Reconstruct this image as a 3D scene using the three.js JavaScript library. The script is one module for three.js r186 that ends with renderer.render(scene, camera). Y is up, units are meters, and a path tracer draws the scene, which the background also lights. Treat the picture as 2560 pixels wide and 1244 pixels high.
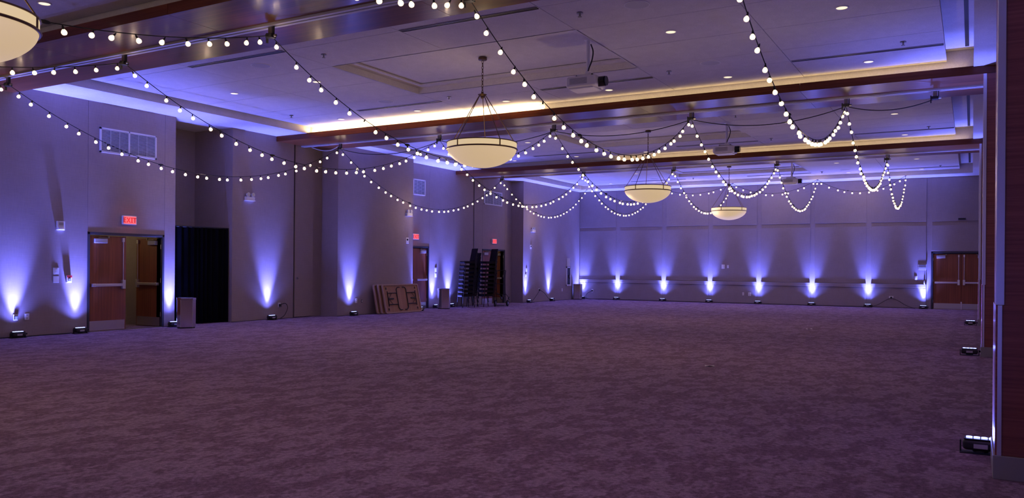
import * as THREE from 'three';
import { RoundedBoxGeometry } from 'three/addons/geometries/RoundedBoxGeometry.js';
import { mergeGeometries } from 'three/addons/utils/BufferGeometryUtils.js';
import { FontLoader } from 'three/addons/loaders/FontLoader.js';
import { TextGeometry } from 'three/addons/geometries/TextGeometry.js';
import { RectAreaLightUniformsLib } from 'three/addons/lights/RectAreaLightUniformsLib.js';

// ───────────────────────── camera, exposure, large lights
const scene = new THREE.Scene();
scene.background = new THREE.Color(0x000000);
const renderer = new THREE.WebGLRenderer({ antialias: true });
renderer.toneMapping = THREE.LinearToneMapping;
renderer.toneMappingExposure = 1.0;
renderer.shadowMap.enabled = true;
RectAreaLightUniformsLib.init();

const F = 2025.3, YAW = 0.51651, ROLL = 0.00776, CY = 665.3, EYE = 1.5;
const camera = new THREE.PerspectiveCamera(2 * Math.atan(622 / F) * 180 / Math.PI, 2560 / 1244, 0.05, 120);
{
  const fw = new THREE.Vector3(-Math.sin(YAW), 0.00038, -Math.cos(YAW)).normalize();
  const r0 = new THREE.Vector3(Math.cos(YAW), 0, -Math.sin(YAW)), u0 = new THREE.Vector3().crossVectors(r0, fw);
  const r = r0.clone().multiplyScalar(Math.cos(ROLL)).addScaledVector(u0, Math.sin(ROLL));
  const u = u0.clone().multiplyScalar(Math.cos(ROLL)).addScaledVector(r0, -Math.sin(ROLL));
  camera.position.set(0, EYE, 0);
  camera.quaternion.setFromRotationMatrix(new THREE.Matrix4().makeBasis(r, u, fw.clone().negate()));
  camera.setViewOffset(2560, 1244, 0, 622 - CY, 2560, 1244);   // lens shift: the photograph is cropped off centre
}
scene.add(camera);

// the lamps of the place: strengths and colours in one spot
const UP_COLOR = new THREE.Color().setRGB(0.135, 0.165, 1.0), UP_POWER = 120;      // LED uplights
const DOWN_COLOR = new THREE.Color().setRGB(1.0, 0.58, 0.44), DOWN_POWER = 2.6;     // recessed downlights
const BULB_COLOR = new THREE.Color().setRGB(1.0, 0.70, 0.44), BULB_POWER = 1.2;   // string lights, per string
const BOWL_COLOR = new THREE.Color().setRGB(1.0, 0.72, 0.40), BOWL_POWER = 1.2;     // chandeliers
const COVE_COLOR = new THREE.Color().setRGB(1.0, 0.69, 0.31), COVE_POWER = 165;    // warm cove strip

// ───────────────────────── helpers
let seed = 7;
const rnd = () => { seed = (seed * 1664525 + 1013904223) >>> 0; return seed / 4294967296; };
const names = new Map();
const numbered = (n) => { const k = names.get(n) ?? 0; names.set(n, k + 1); return k ? `${n}_${String(k).padStart(3, '0')}` : n; };

function metreUV(g) {            // uv in metres from the face direction
  const p = g.attributes.position, n = g.attributes.normal, uv = new Float32Array(p.count * 2);
  for (let i = 0; i < p.count; i++) {
    const ax = Math.abs(n.getX(i)), ay = Math.abs(n.getY(i)), az = Math.abs(n.getZ(i));
    const [a, b] = ax >= ay && ax >= az ? [p.getZ(i), p.getY(i)] : ay >= az ? [p.getX(i), p.getZ(i)] : [p.getX(i), p.getY(i)];
    uv[2 * i] = a; uv[2 * i + 1] = b;
  }
  g.setAttribute('uv', new THREE.BufferAttribute(uv, 2));
  return g;
}
// box between two corners
function bx(x0, x1, y0, y1, z0, z1, r = 0) {
  const w = Math.abs(x1 - x0), h = Math.abs(y1 - y0), d = Math.abs(z1 - z0);
  const g = r ? new RoundedBoxGeometry(w, h, d, 2, Math.min(r, w / 2.01, h / 2.01, d / 2.01)) : new THREE.BoxGeometry(w, h, d);
  g.translate((x0 + x1) / 2, (y0 + y1) / 2, (z0 + z1) / 2);
  return metreUV(g);
}
const cb = (w, h, d, x, y, z, r = 0) => bx(x - w / 2, x + w / 2, y - h / 2, y + h / 2, z - d / 2, z + d / 2, r);
const V = (x, y, z) => new THREE.Vector3(x, y, z);
function cyl(r0, r1, h, x, y, z, seg = 16, axis = 'y') {
  const g = new THREE.CylinderGeometry(r0, r1, h, seg);
  if (axis === 'x') g.rotateZ(Math.PI / 2); if (axis === 'z') g.rotateX(Math.PI / 2);
  return g.translate(x, y, z);
}
function bar(a, b, r, seg = 8) {
  const d = b.clone().sub(a), g = new THREE.CylinderGeometry(r, r, d.length(), seg);
  g.applyQuaternion(new THREE.Quaternion().setFromUnitVectors(V(0, 1, 0), d.clone().normalize()));
  const m = a.clone().add(b).multiplyScalar(0.5);
  return g.translate(m.x, m.y, m.z);
}
const tube = (pts, r, n = 32, seg = 6) => new THREE.TubeGeometry(new THREE.CatmullRomCurve3(pts), n, r, seg, false);
const merge = (list) => { if (!Array.isArray(list)) return list; if (list.length === 1) return list[0];
  return mergeGeometries(list.map((g) => { const q = g.index ? g.toNonIndexed() : g.clone(); for (const k of Object.keys(q.attributes)) if (!['position', 'normal', 'uv'].includes(k)) q.deleteAttribute(k); return q; })); };
function part(name, geo, mat, parent, label) {
  const m = new THREE.Mesh(merge(geo), mat);
  m.name = name; m.castShadow = m.receiveShadow = true; if (label) m.userData.label = label;
  parent.add(m); return m;
}
function thing(name, label, category, [x, y, z] = [0, 0, 0], turn = 0, group, kind) {
  const o = new THREE.Group(); o.name = numbered(name); o.position.set(x, y, z); o.rotation.y = turn;
  o.userData = { label, category }; if (group) o.userData.group = group; if (kind) o.userData.kind = kind;
  scene.add(o); return o;
}
function structure(name, label, category) {
  const o = new THREE.Group(); o.name = name; o.userData = { label, category, kind: 'structure' }; scene.add(o); return o;
}
function dup(root, [x, y, z], turn = root.rotation.y, label, group) {
  const r = root.clone(); r.name = numbered(root.name.replace(/_\d{3}$/, '')); r.position.set(x, y, z); r.rotation.y = turn;
  r.userData = { ...root.userData }; if (label) r.userData.label = label; if (group) r.userData.group = group;
  scene.add(r); return r;
}
function lampShadow(l) { l.castShadow = true; return l; }

// ───────────────────────── procedural textures
function lattice(n, s) { const a = new Float32Array(n * n); let t = s; for (let i = 0; i < a.length; i++) { t = (t * 1664525 + 1013904223) >>> 0; a[i] = t / 4294967296; } return a; }
function noiseField(size, nx, ny, s) {          // tileable smooth noise with nx by ny cells
  const n = Math.max(nx, ny), a = lattice(n, s), out = new Float32Array(size * size), sm = (t) => t * t * (3 - 2 * t);
  for (let y = 0; y < size; y++) { const v = y / size * ny, j = Math.floor(v), fy = sm(v - j), j1 = (j + 1) % ny;
    for (let x = 0; x < size; x++) { const u = x / size * nx, i = Math.floor(u), fx = sm(u - i), i1 = (i + 1) % nx;
      const p = a[j * n + i], q = a[j * n + i1], r = a[j1 * n + i], t = a[j1 * n + i1];
      out[y * size + x] = (p + (q - p) * fx) * (1 - fy) + (r + (t - r) * fx) * fy; } }
  return out;
}
function tex(size, f, metres, srgb = true) {
  const d = new Uint8Array(size * size * 4);
  for (let y = 0; y < size; y++) for (let x = 0; x < size; x++) { const c = f(x, y, y * size + x), o = (y * size + x) * 4;
    for (let k = 0; k < 3; k++) d[o + k] = Math.max(0, Math.min(255, Math.round(c[k]))); d[o + 3] = 255; }
  const t = new THREE.DataTexture(d, size, size); t.wrapS = t.wrapT = THREE.RepeatWrapping; t.magFilter = THREE.LinearFilter;
  t.minFilter = THREE.LinearMipmapLinearFilter; t.generateMipmaps = true; if (srgb) t.colorSpace = THREE.SRGBColorSpace;
  t.repeat.set(1 / metres[0], 1 / metres[1]); t.needsUpdate = true; return t;
}
// carpet: mottled patches stretched along the room, over fine pile grain
const carpet = (() => {
  const S = 1024, a = noiseField(S, 26, 15, 11), b = noiseField(S, 60, 30, 12), c = noiseField(S, 128, 110, 13), e = noiseField(S, 512, 512, 14), w = noiseField(S, 9, 7, 15);
  const h = (i) => 0.42 * a[i] + 0.30 * b[i] + 0.16 * c[i] + 0.12 * w[i];
  const col = tex(S, (x, y, i) => { let t = (h(i) - 0.38) / 0.24; t = Math.max(0, Math.min(1, t)); t = t * t * (3 - 2 * t);
    const f = (e[i] - 0.5) * 34, lift = 1 + (c[i] - 0.5) * 0.25;
    return [(124 + 24 * t) * lift + f, (98 + 27 * t) * lift + f, (118 + 27 * t) * lift + f]; }, [3.1, 3.1]);
  const bump = tex(S, (x, y, i) => { const v = 90 * h(i) + 150 * e[i]; return [v, v, v]; }, [3.1, 3.1], false);
  return { col, bump };
})();
const weave = (() => {
  const S = 512, a = noiseField(S, 256, 12, 21), b = noiseField(S, 10, 256, 22), c = noiseField(S, 6, 6, 23);
  const g = (i) => (a[i] + b[i]) / 2;
  return { col: tex(S, (x, y, i) => { const v = 244 + (g(i) - 0.5) * 22 + (c[i] - 0.5) * 6; return [v, v, v]; }, [1.1, 1.1]),
    bump: tex(S, (x, y, i) => { const v = 255 * g(i); return [v, v, v]; }, [1.1, 1.1], false) };
})();
function woodTex(s, along, dark, light, metres) {
  const S = 512, a = noiseField(S, 3, 64, s), b = noiseField(S, 6, 200, s + 1), c = noiseField(S, 2, 9, s + 2), d = noiseField(S, 40, 256, s + 3);
  return tex(S, (x, y, i0) => { const i = along === 'u' ? i0 : x * S + y;
    const t = Math.max(0, Math.min(1, 0.42 * a[i] + 0.22 * b[i] + 0.3 * c[i] + 0.12 * d[i] - 0.03));
    return dark.map((q, k) => q + (light[k] - q) * t); }, metres);
}
const woodU = woodTex(31, 'u', [88, 47, 25], [150, 92, 55], [2.6, 1.2]);
const woodU2 = woodTex(131, 'u', [88, 47, 25], [150, 92, 55], [2.6, 1.2]);
const woodP = woodTex(34, 'u', [112, 58, 46], [176, 108, 86], [1.6, 0.9]);
const woodV = woodTex(37, 'v', [104, 50, 28], [160, 90, 55], [0.9, 2.4]);
const ply = woodTex(41, 'v', [128, 92, 66], [188, 146, 110], [0.9, 1.6]);
const brushed = (() => { const S = 256, a = noiseField(S, 200, 3, 51); return tex(S, (x, y, i) => { const v = 205 + 50 * a[i]; return [v, v, v]; }, [0.5, 1.5], false); })();
const grit = (() => { const S = 256, a = noiseField(S, 120, 120, 61), b = noiseField(S, 12, 12, 62); return tex(S, (x, y, i) => { const v = 240 + (a[i] - 0.5) * 14 + (b[i] - 0.5) * 8; return [v, v, v]; }, [1.4, 1.4]); })();

// ───────────────────────── materials
const rgb = (r, g, b) => new THREE.Color().setRGB(r, g, b);
const std = (c, rough = 0.8, extra = {}) => new THREE.MeshStandardMaterial({ color: c, roughness: rough, ...extra });
const phys = (c, rough, extra = {}) => new THREE.MeshPhysicalMaterial({ color: c, roughness: rough, ...extra });
const M = {
  carpet: std(rgb(0.92, 0.90, 0.92), 1, { map: carpet.col, bumpMap: carpet.bump, bumpScale: 0.006 }),
  wall: std(rgb(0.33, 0.262, 0.255), 0.95, { map: weave.col, bumpMap: weave.bump, bumpScale: 0.0006 }),
  wallFar: std(rgb(0.31, 0.26, 0.27), 0.9, { map: weave.col, bumpMap: weave.bump, bumpScale: 0.0005 }),
  white: std(rgb(0.70, 0.66, 0.66), 0.9, { map: grit }),
  lid: std(rgb(0.30, 0.28, 0.28), 0.95),
  wood: phys(rgb(0.78, 0.70, 0.68), 0.3, { map: woodU, specularIntensity: 0.3, clearcoat: 0.08, clearcoatRoughness: 0.1 }),
  woodB: phys(rgb(0.78, 0.70, 0.68), 0.3, { map: woodU2, specularIntensity: 0.3, clearcoat: 0.08, clearcoatRoughness: 0.1 }),
  woodPillar: phys(rgb(0.98, 0.9, 0.9), 0.42, { map: woodP, clearcoat: 0.25, clearcoatRoughness: 0.2 }),
  door: phys(rgb(0.95, 0.92, 0.9), 0.5, { map: woodV, clearcoat: 0.25, clearcoatRoughness: 0.35 }),
  ply: std(rgb(1, 1, 1), 0.7, { map: ply }),
  plyEdge: std(rgb(0.40, 0.27, 0.20), 0.7),
  frame: std(rgb(0.03, 0.03, 0.045), 0.55),
  polished: std(rgb(0.70, 0.68, 0.67), 0.12, { metalness: 1 }),
  steel: std(rgb(0.62, 0.60, 0.58), 0.36, { metalness: 1, roughnessMap: brushed }),
  steelDark: std(rgb(0.30, 0.29, 0.28), 0.35, { metalness: 1 }),
  alu: std(rgb(0.80, 0.78, 0.78), 0.32, { metalness: 0.9 }),
  track: std(rgb(0.55, 0.53, 0.53), 0.5, { metalness: 0.4 }),
  black: std(rgb(0.012, 0.012, 0.014), 0.55),
  blackGloss: std(rgb(0.01, 0.01, 0.012), 0.15),
  rubber: std(rgb(0.015, 0.015, 0.016), 0.85),
  drape: std(rgb(0.008, 0.008, 0.012), 1),
  vinyl: phys(rgb(0.010, 0.006, 0.008), 0.7, { specularIntensity: 0.3 }),
  chairFrame: phys(rgb(0.014, 0.012, 0.013), 0.4, { specularIntensity: 0.5 }),
  plastic: std(rgb(0.72, 0.70, 0.70), 0.45),
  plasticGrey: std(rgb(0.42, 0.40, 0.42), 0.5),
  base: std(rgb(0.32, 0.31, 0.31), 0.7),
  bronze: std(rgb(0.16, 0.10, 0.06), 0.4, { metalness: 0.8 }),
  red: std(rgb(0.5, 0.03, 0.03), 0.5),
  paper: std(rgb(0.88, 0.87, 0.85), 0.8),
  glass: phys(rgb(1, 1, 1), 0.05, { transmission: 1, thickness: 0, ior: 1.45 }),
  bulb: std(rgb(0.9, 0.85, 0.7), 0.3, { emissive: rgb(1.0, 0.76, 0.44), emissiveIntensity: 2.1 }),
  bowl: std(rgb(0.55, 0.50, 0.42), 0.6, { emissive: rgb(1.0, 0.72, 0.38), emissiveIntensity: 0.54 }),
  shade: std(rgb(0.55, 0.50, 0.42), 0.7, { emissive: rgb(1.0, 0.76, 0.40), emissiveIntensity: 0.62 }),
  down: std(rgb(0.8, 0.8, 0.7), 0.6, { emissive: rgb(1.0, 0.80, 0.48), emissiveIntensity: 1.15 }),
  led: std(rgb(0.5, 0.5, 0.6), 0.3, { emissive: rgb(0.30, 0.36, 1.0), emissiveIntensity: 3.4 }),
  cove: std(rgb(0.8, 0.7, 0.5), 0.6, { emissive: rgb(1.0, 0.75, 0.38), emissiveIntensity: 2.0 }),
  exitFace: std(rgb(0.5, 0.2, 0.2), 0.5, { emissive: rgb(1.0, 0.16, 0.16), emissiveIntensity: 0.75 }),
  exitText: std(rgb(0.3, 0.02, 0.02), 0.5, { emissive: rgb(0.55, 0.01, 0.04), emissiveIntensity: 0.6 }),
};

// ───────────────────────── plan of the room (metres, camera above the origin)
const L = -16.75, P = -16.2, R = 0.9, FAR = -35, BACK = 2.2;
const SOF = 5.05, CEIL = 5.21, BEAM = 4.91, LID = 5.40;
const BAY = 8.95, beamZ = [1.65, -7.3, -16.25, -25.2], BEAMW = 1.88;

// floor
{
  const f = structure('floor', 'mottled purple-grey carpet covering the ballroom floor', 'carpet');
  part('carpet', bx(-20.6, 1.3, -0.12, 0, BACK + 0.3, FAR - 0.4), M.carpet, f);
}

// left wall with its door openings, curtained recess and two projecting bays
const doorA = [-10.77, -12.70], doorB = [-21.86, -23.53], doorC = [-27.10, -28.90], DH = 2.19;
{
  const w = structure('wall_left', 'taupe fabric-covered wall with doors, vents and projecting bays', 'wall');
  const seg = (z0, z1, y0, y1, face = L, mat = M.wall) => part('wall_panel', bx(face - 0.28, face, y0, y1, z0 - 0.003, z1 + 0.003), mat, w);
  for (const [a, b] of [[BACK, -2.1], [-2.1, -6.4], [-6.4, doorA[0]], [doorA[1], -13.0], [-14.73, -16.93], [doorB[1], -26.44], [-26.52, doorC[0]], [doorC[1], -29.45]]) seg(a, b, 0, SOF);
  for (const d of [doorA, doorB, doorC]) seg(d[0], d[1], DH, SOF);
  // curtained recess
  part('recess_back', bx(-18.45, -18.2, 0, SOF, -12.86, -14.9), M.wall, w);
  part('recess_side', bx(-18.2, L - 0.28, 0, SOF, -12.86, -13.0), M.wall, w);
  part('recess_side', bx(-18.2, L - 0.28, 0, SOF, -14.73, -14.9), M.wall, w);
  // pocket for the folding partition: dark gap and pocket door, then the return of the first bay
  part('pocket_gap', bx(L - 0.28, L - 0.06, 0, SOF, -16.93, -17.0), M.black, w);
  const pd = part('pocket_door', bx(L - 0.28, L - 0.02, 0.02, 4.9, -17.0, -17.73, 0.004), M.wall, w);
  part('pull_ring', new THREE.TorusGeometry(0.03, 0.008, 8, 16).rotateY(Math.PI / 2).translate(L - 0.01, 1.12, -17.1), M.steelDark, pd);
  part('pocket_head', bx(L - 0.28, L - 0.02, 4.9, SOF, -17.0, -17.73), M.wall, w);
  part('pocket_jamb', bx(L - 0.28, L - 0.09, 0, SOF, -17.73, -18.15), M.wall, w);
  part('bay_panel', bx(L - 0.28, P, 0, SOF, -18.15, -21.83), M.wall, w);
  part('pocket_gap', bx(L - 0.28, L - 0.06, 0, SOF, -26.44, -26.52), M.black, w);
  part('bay_panel', bx(L - 0.28, P, 0, SOF, -29.45, FAR - 0.3), M.wall, w);
  // service corridors seen through the open doors
  for (const [z0, z1] of [[-9.6, -12.8], [-26.0, -29.95]]) {
    part('corridor_wall', bx(-19.6, -19.4, 0, 2.9, z0, z1), M.wall, w);
    part('corridor_wall', bx(-19.6, L - 0.28, 0, 2.9, z0, z0 + 0.14), M.wall, w);
    part('corridor_wall', bx(-19.6, L - 0.28, 0, 2.9, z1, z1 - 0.14), M.wall, w);
    part('corridor_ceiling', bx(-19.6, L - 0.28, 2.8, 2.95, z0, z1), M.wall, w);
  }
}
{
  const b = structure('baseboard_left', 'dark rubber base strip along the left wall', 'baseboard');
  const run = (x, z0, z1) => part('base_strip', bx(x, x + 0.008, 0, 0.012, z0, z1), M.rubber, b);
  run(L, BACK, doorA[0]); run(L, doorA[1], -13.0); run(L, -14.73, -16.93); run(P, -18.15, -21.83); run(L, doorB[1], -26.44); run(L, -26.52, doorC[0]); run(L, doorC[1], -29.45); run(P, -29.45, FAR);
}

// far wall: proud panels between flat bands, with a rail
const bandX = [-16.26, -14.24, -12.03, -9.93, -7.85, -5.70, -3.58, -1.45];
{
  const w = structure('wall_far', 'panelled taupe wall with vertical bands and chair rail', 'wall');
  part('backing', [bx(-17.2, -1.37, 0, 5.4, FAR, FAR - 0.3), bx(-1.37, 1.2, 2.2, 5.4, FAR, FAR - 0.3), bx(0.67, 1.2, 0, 2.2, FAR, FAR - 0.3)], M.wallFar, w);
  for (let i = 0; i < 7; i++) {
    const a = bandX[i] + 0.09, b = bandX[i + 1] - 0.09;
    part('lower_panel', bx(a, b, 0.03, 0.775, FAR, FAR + 0.025, 0.004), M.wallFar, w);
    part('chair_rail', bx(a, b, 0.79, 0.94, FAR, FAR + 0.052, 0.006), M.wallFar, w);
    part('middle_panel', bx(a, b, 0.95, 3.20, FAR, FAR + 0.025, 0.004), M.wallFar, w);
    part('upper_panel', bx(a, b, 3.36, 5.0, FAR, FAR + 0.025, 0.004), M.wallFar, w);
  }
  part('upper_panel', bx(-1.36, 0.88, 3.36, 5.0, FAR, FAR + 0.025, 0.004), M.wallFar, w);
  part('middle_panel', bx(-1.36, 0.88, 2.23, 3.20, FAR, FAR + 0.025, 0.004), M.wallFar, w);
}
{
  const w = structure('wall_right', 'plain taupe wall behind the wooden pillars', 'wall');
  part('wall_panel', bx(R, R + 0.25, 0, SOF, BACK + 0.2, FAR - 0.3), M.wall, w);
  const k = structure('wall_back', 'plain taupe wall closing the near end of the ballroom', 'wall');
  part('wall_panel', bx(-19, R, 0, SOF, BACK, BACK + 0.25), M.wall, k);
}

// ceiling: soffit ring, beams' fascias, floating panels with joints, coffers
const colX = [-15.49, -12.87, -10.43, -7.9, -5.42, -2.85, -0.41];
const bays = [0, 1, 2, 3].map((k) => { const d = -BAY * (k - 1); return { k, d, z0: -9.18 + d, z1: k === 3 ? -33.9 : -16.40 + d }; });
{
  const c = structure('ceiling', 'white panelled tray ceiling with soffits and coffers', 'ceiling');
  part('roof_slab', bx(-19.7, 1.3, 5.62, 5.75, BACK + 0.3, FAR - 0.4), M.lid, c);
  part('soffit', bx(-19.5, -15.66, SOF, SOF + 0.14, BACK, FAR - 0.25), M.white, c);
  part('soffit', bx(0.03, R + 0.25, SOF, SOF + 0.14, BACK, FAR - 0.25), M.white, c);
  part('soffit', bx(-15.66, 0.03, SOF, SOF + 0.14, -33.93, FAR - 0.25), M.white, c);
  part('fascia', bx(-15.66, 0.03, SOF, LID + 0.1, -33.9, -33.93), M.white, c);
  for (const b of bays) {
    part('fascia', bx(-15.66, -15.63, SOF, LID + 0.1, b.z0 + 0.05, b.z1), M.white, c);
    part('fascia', bx(0.0, 0.03, SOF, LID + 0.1, b.z0 + 0.05, b.z1), M.white, c);
    // the plenum lid over the floating panels, open above the coffer
    const cz0 = -11.5 + b.d, cz1 = -14.2 + b.d;
    part('plenum_lid', [bx(-15.66, 0.03, LID, LID + 0.06, b.z0 + 0.05, b.z1)], M.white, c);
    const zr = [b.z0 - 0.0, -10.25 + b.d, cz0, -12.85 + b.d, cz1, -15.05 + b.d, b.z1 + 0.02], g = 0.006;
    for (let i = 0; i < 6; i++) for (let j = 0; j < 6; j++) {
      if ((i === 2 || i === 3) && (j === 2 || j === 3)) continue;
      part('ceiling_panel', bx(colX[i] + g, colX[i + 1] - g, CEIL, CEIL + 0.03, zr[j] - g, zr[j + 1] + g), M.white, c);
    }
    part('coffer_side', [bx(-10.45, -10.42, CEIL + 0.0, LID, cz0, cz1), bx(-5.43, -5.40, CEIL, LID, cz0, cz1), bx(-10.45, -5.4, CEIL, LID, cz0 + 0.03, cz0), bx(-10.45, -5.4, CEIL, LID, cz1, cz1 - 0.03)], M.white, c);
    part('coffer_step', [bx(-10.42, -10.2, 5.33, 5.36, cz0, cz1), bx(-5.65, -5.43, 5.33, 5.36, cz0, cz1), bx(-10.2, -5.65, 5.33, 5.36, cz0, cz0 - 0.22), bx(-10.2, -5.65, 5.33, 5.36, cz1 + 0.22, cz1)], M.white, c);
    part('coffer_top', bx(-10.42, -5.43, LID - 0.03, LID - 0.005, cz0, cz1), M.white, c);
  }
}

// wood-clad beams with partition track
const beamNames = ['above the entrance end', 'nearest the curtained recess doors', 'ending at the pocket door column', 'over the stacked chairs'];
beamZ.forEach((z, i) => {
  const o = thing('ceiling_beam', ['wood-clad ceiling beam over the near end of the room', 'wood-clad ceiling beam in front of the double doors and black curtain, glints of bulbs on it', 'wood-clad ceiling beam lit warm by the cove above, ending beside the pocket door', 'wood-clad ceiling beam above the stacked chairs, closest to the panelled far wall'][i], 'beam', [0, BEAM, z], 0, null, 'structure');
  const x0 = L + 0.001, x1 = R, t = 0.022;
  part('core', bx(x0, x1, SOF - BEAM, 0.55, -0.16, -BEAMW + 0.06), M.white, o);
  // front and rear boards
  const cuts = [x0, -12.9, -9.6, -6.2, -2.9, x1];
  for (let k = 0; k < 5; k++) {
    const a = cuts[k] + (k ? 0.003 : 0), b = cuts[k + 1] - (k < 4 ? 0.003 : 0), m = (k + i) % 2 ? M.woodB : M.wood;
    part('front_board', bx(a, b, 0, 0.152, 0, -t), m, o);
    part('rear_board', bx(a, b, 0, 0.16, -BEAMW + t, -BEAMW), m, o);
    part('underside_board', bx(a, b, 0, t, -t, -0.93), m, o);
    part('underside_board', bx(a, b, 0, t, -1.10, -BEAMW + t), m, o);
  }
  part('ledge', [bx(x0, x1, t, 0.132, -t, -0.93), bx(x0, x1, t, 0.135, -1.10, -BEAMW + t)], M.lid, o);
  part('partition_track', [bx(x0, 0.2, -0.03, 0.03, -0.94, -0.995), bx(x0, 0.2, -0.03, 0.03, -1.035, -1.09), bx(x0, 0.2, 0.03, 0.05, -0.94, -1.09)], M.track, o);
});

// wood pillars on the right
[-6.8, -16.25, -25.2].forEach((z, i) => {
  const o = thing('wood_pillar', ['tall wood-veneer pillar with a bright corner strip, a glowing uplight beside its grey base, closest to the entrance end', 'wood-veneer pillar between two other wood pillars along the right wall', 'wood-veneer pillar closest to the far double doors'][i], 'pillar', [0.15, 0, z], 0, null, 'structure');
  const d = 0.72, top = i ? BEAM : SOF;
  part('shaft', bx(0.006, R - 0.15, 1.25, top, -0.006, -d), M.woodPillar, o);
  part('wainscot', bx(0, R - 0.15, 0.17, 1.25, 0, -d - 0.006, 0.004), M.woodPillar, o);
  part('plinth', bx(-0.012, R - 0.15, 0, 0.17, 0.012, -d - 0.02, 0.004), M.base, o);
  part('corner_strip', [bx(0, 0.055, 1.25, top, 0.006, -0.006, 0.004), bx(0, 0.006, 1.25, top, 0, -0.06)], M.alu, o, 'satin aluminium corner strip');
  part('corner_strip', bx(0.012, 0.042, 0.17, 1.25, 0.008, -0.006, 0.003), M.alu, o, 'satin aluminium corner strip');
});

// warm strip lights lying behind the beam front boards
function coveStrip(zBeam, x0, x1, power, label) {
  const o = thing('cove_light', label, 'cove light', [(x0 + x1) / 2, 5.046, zBeam - 0.07], 0, 'warm cove strips on the beams');
  part('led_strip', bx(-(x1 - x0) / 2, (x1 - x0) / 2, 0, 0.01, -0.012, 0.012), M.cove, o);
  const n = Math.max(1, Math.round((x1 - x0) / 3.2)), w = (x1 - x0) / n;
  for (let i = 0; i < n; i++) {
    const l = lampShadow(new THREE.RectAreaLight(COVE_COLOR, power, w, 0.03));
    l.position.set(x0 + w * (i + 0.5) - (x0 + x1) / 2, 0.014, 0); l.rotation.x = Math.PI / 2;     // faces up
    o.add(l);
  }
}
coveStrip(-16.25, -15.55, -8.6, COVE_POWER, 'bright warm cove strip behind the front of the beam beside the pocket door');
coveStrip(-16.25, -8.5, -0.1, COVE_POWER * 0.045, 'dim warm cove strip on the beam beside the pocket door, towards the wood pillars');
coveStrip(-25.2, -10.4, -0.1, COVE_POWER * 0.045, 'dim warm cove strip on the beam above the stacked chairs');

// ───────────────────────── doors
function leaf(parent, w, s, hinge, open, rods = true, name = 'leaf') {
  // s = +1: hinged at its left edge and reaching to +x; s = -1 mirrored. Hardware faces +z (the room).
  const h = 2.11, X = (a, b) => [Math.min(s * a, s * b), Math.max(s * a, s * b)];
  const q = (a, b, y0, y1, z0, z1, r) => { const [p0, p1] = X(a, b); return bx(p0, p1, y0, y1, z0, z1, r); };
  const m = part(name, q(0.004, w - 0.004, 0.012, h, -0.045, 0, 0.003), M.door, parent, 'reddish-brown veneer door leaf');
  m.position.set(hinge, 0, -0.05); m.rotation.y = open * s;
  part('kick_plate', q(0.03, w - 0.03, 0.02, 0.23, 0, 0.003), M.steel, m, 'brushed steel kick plate');
  part('push_bar', [q(0.06, w - 0.12, 0.99, 1.05, 0.035, 0.075, 0.01), q(0.06, 0.16, 0.985, 1.055, 0, 0.04)], M.alu, m, 'satin metal push bar');
  if (rods) part('latch_case', q(w - 0.13, w - 0.05, 0.93, 1.13, 0, 0.07, 0.01), M.alu, m);
  if (rods) part('vertical_rod', [cyl(0.011, 0.011, h - 1.2, s * (w - 0.09), 1.12 + (h - 1.2) / 2, 0.03, 10), q(w - 0.115, w - 0.065, h - 0.12, h - 0.03, 0, 0.045, 0.005)], M.alu, m);
  part('closer', q(0.12, 0.42, h - 0.16, h - 0.06, 0, 0.06, 0.01), M.plasticGrey, m, 'grey door closer');
  part('closer_arm', [q(0.20, 0.45, h - 0.045, h - 0.03, 0.03, 0.055), q(0.43, 0.455, h - 0.045, h + 0.0, 0.02, 0.06)], M.steelDark, m);
  for (const y of [0.25, 1.05, 1.85]) part('hinge', q(-0.01, 0.012, y, y + 0.11, -0.045, 0.006), M.alu, m);
  return m;
}
function doubleDoor(n, label, [x, z], turn, W, openRight, rods = true) {
  const o = structure(`door_${n}`, label, 'door'); o.position.set(x, 0, z); o.rotation.y = turn;
  const t = 0.055, h = DH;
  part('frame', [bx(-W / 2, -W / 2 + t, 0, h, -0.2, 0.008, 0.004), bx(W / 2 - t, W / 2, 0, h, -0.2, 0.008, 0.004), bx(-W / 2, W / 2, h - t, h, -0.2, 0.008, 0.004)], M.frame, o, 'dark painted steel frame');
  const w = (W - 2 * t) / 2;
  leaf(o, w, 1, -W / 2 + t, 0, rods); leaf(o, w, -1, W / 2 - t, openRight, rods);
  part('threshold', bx(-W / 2 + t, W / 2 - t, 0, 0.008, -0.16, 0.01), M.steel, o);
  return o;
}
doubleDoor(1, 'wooden double door beside the black curtain, one leaf standing open', [L, (doorA[0] + doorA[1]) / 2], Math.PI / 2, doorA[0] - doorA[1], Math.PI / 2);
doubleDoor(2, 'closed wooden double door beside the leaning folding tables', [L, (doorB[0] + doorB[1]) / 2], Math.PI / 2, doorB[0] - doorB[1], 0, false);
doubleDoor(3, 'wooden double door behind the stacked chairs, one leaf standing open', [L, (doorC[0] + doorC[1]) / 2], Math.PI / 2, doorC[0] - doorC[1], Math.PI / 2);
{
  const d = doubleDoor(4, 'closed wooden double door in the panelled far wall', [-0.35, FAR], 0, 2.02, 0);
  part('centre_post', bx(-0.025, 0.025, 0.01, 0.30, -0.05, 0.02), M.alu, d);
}
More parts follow.
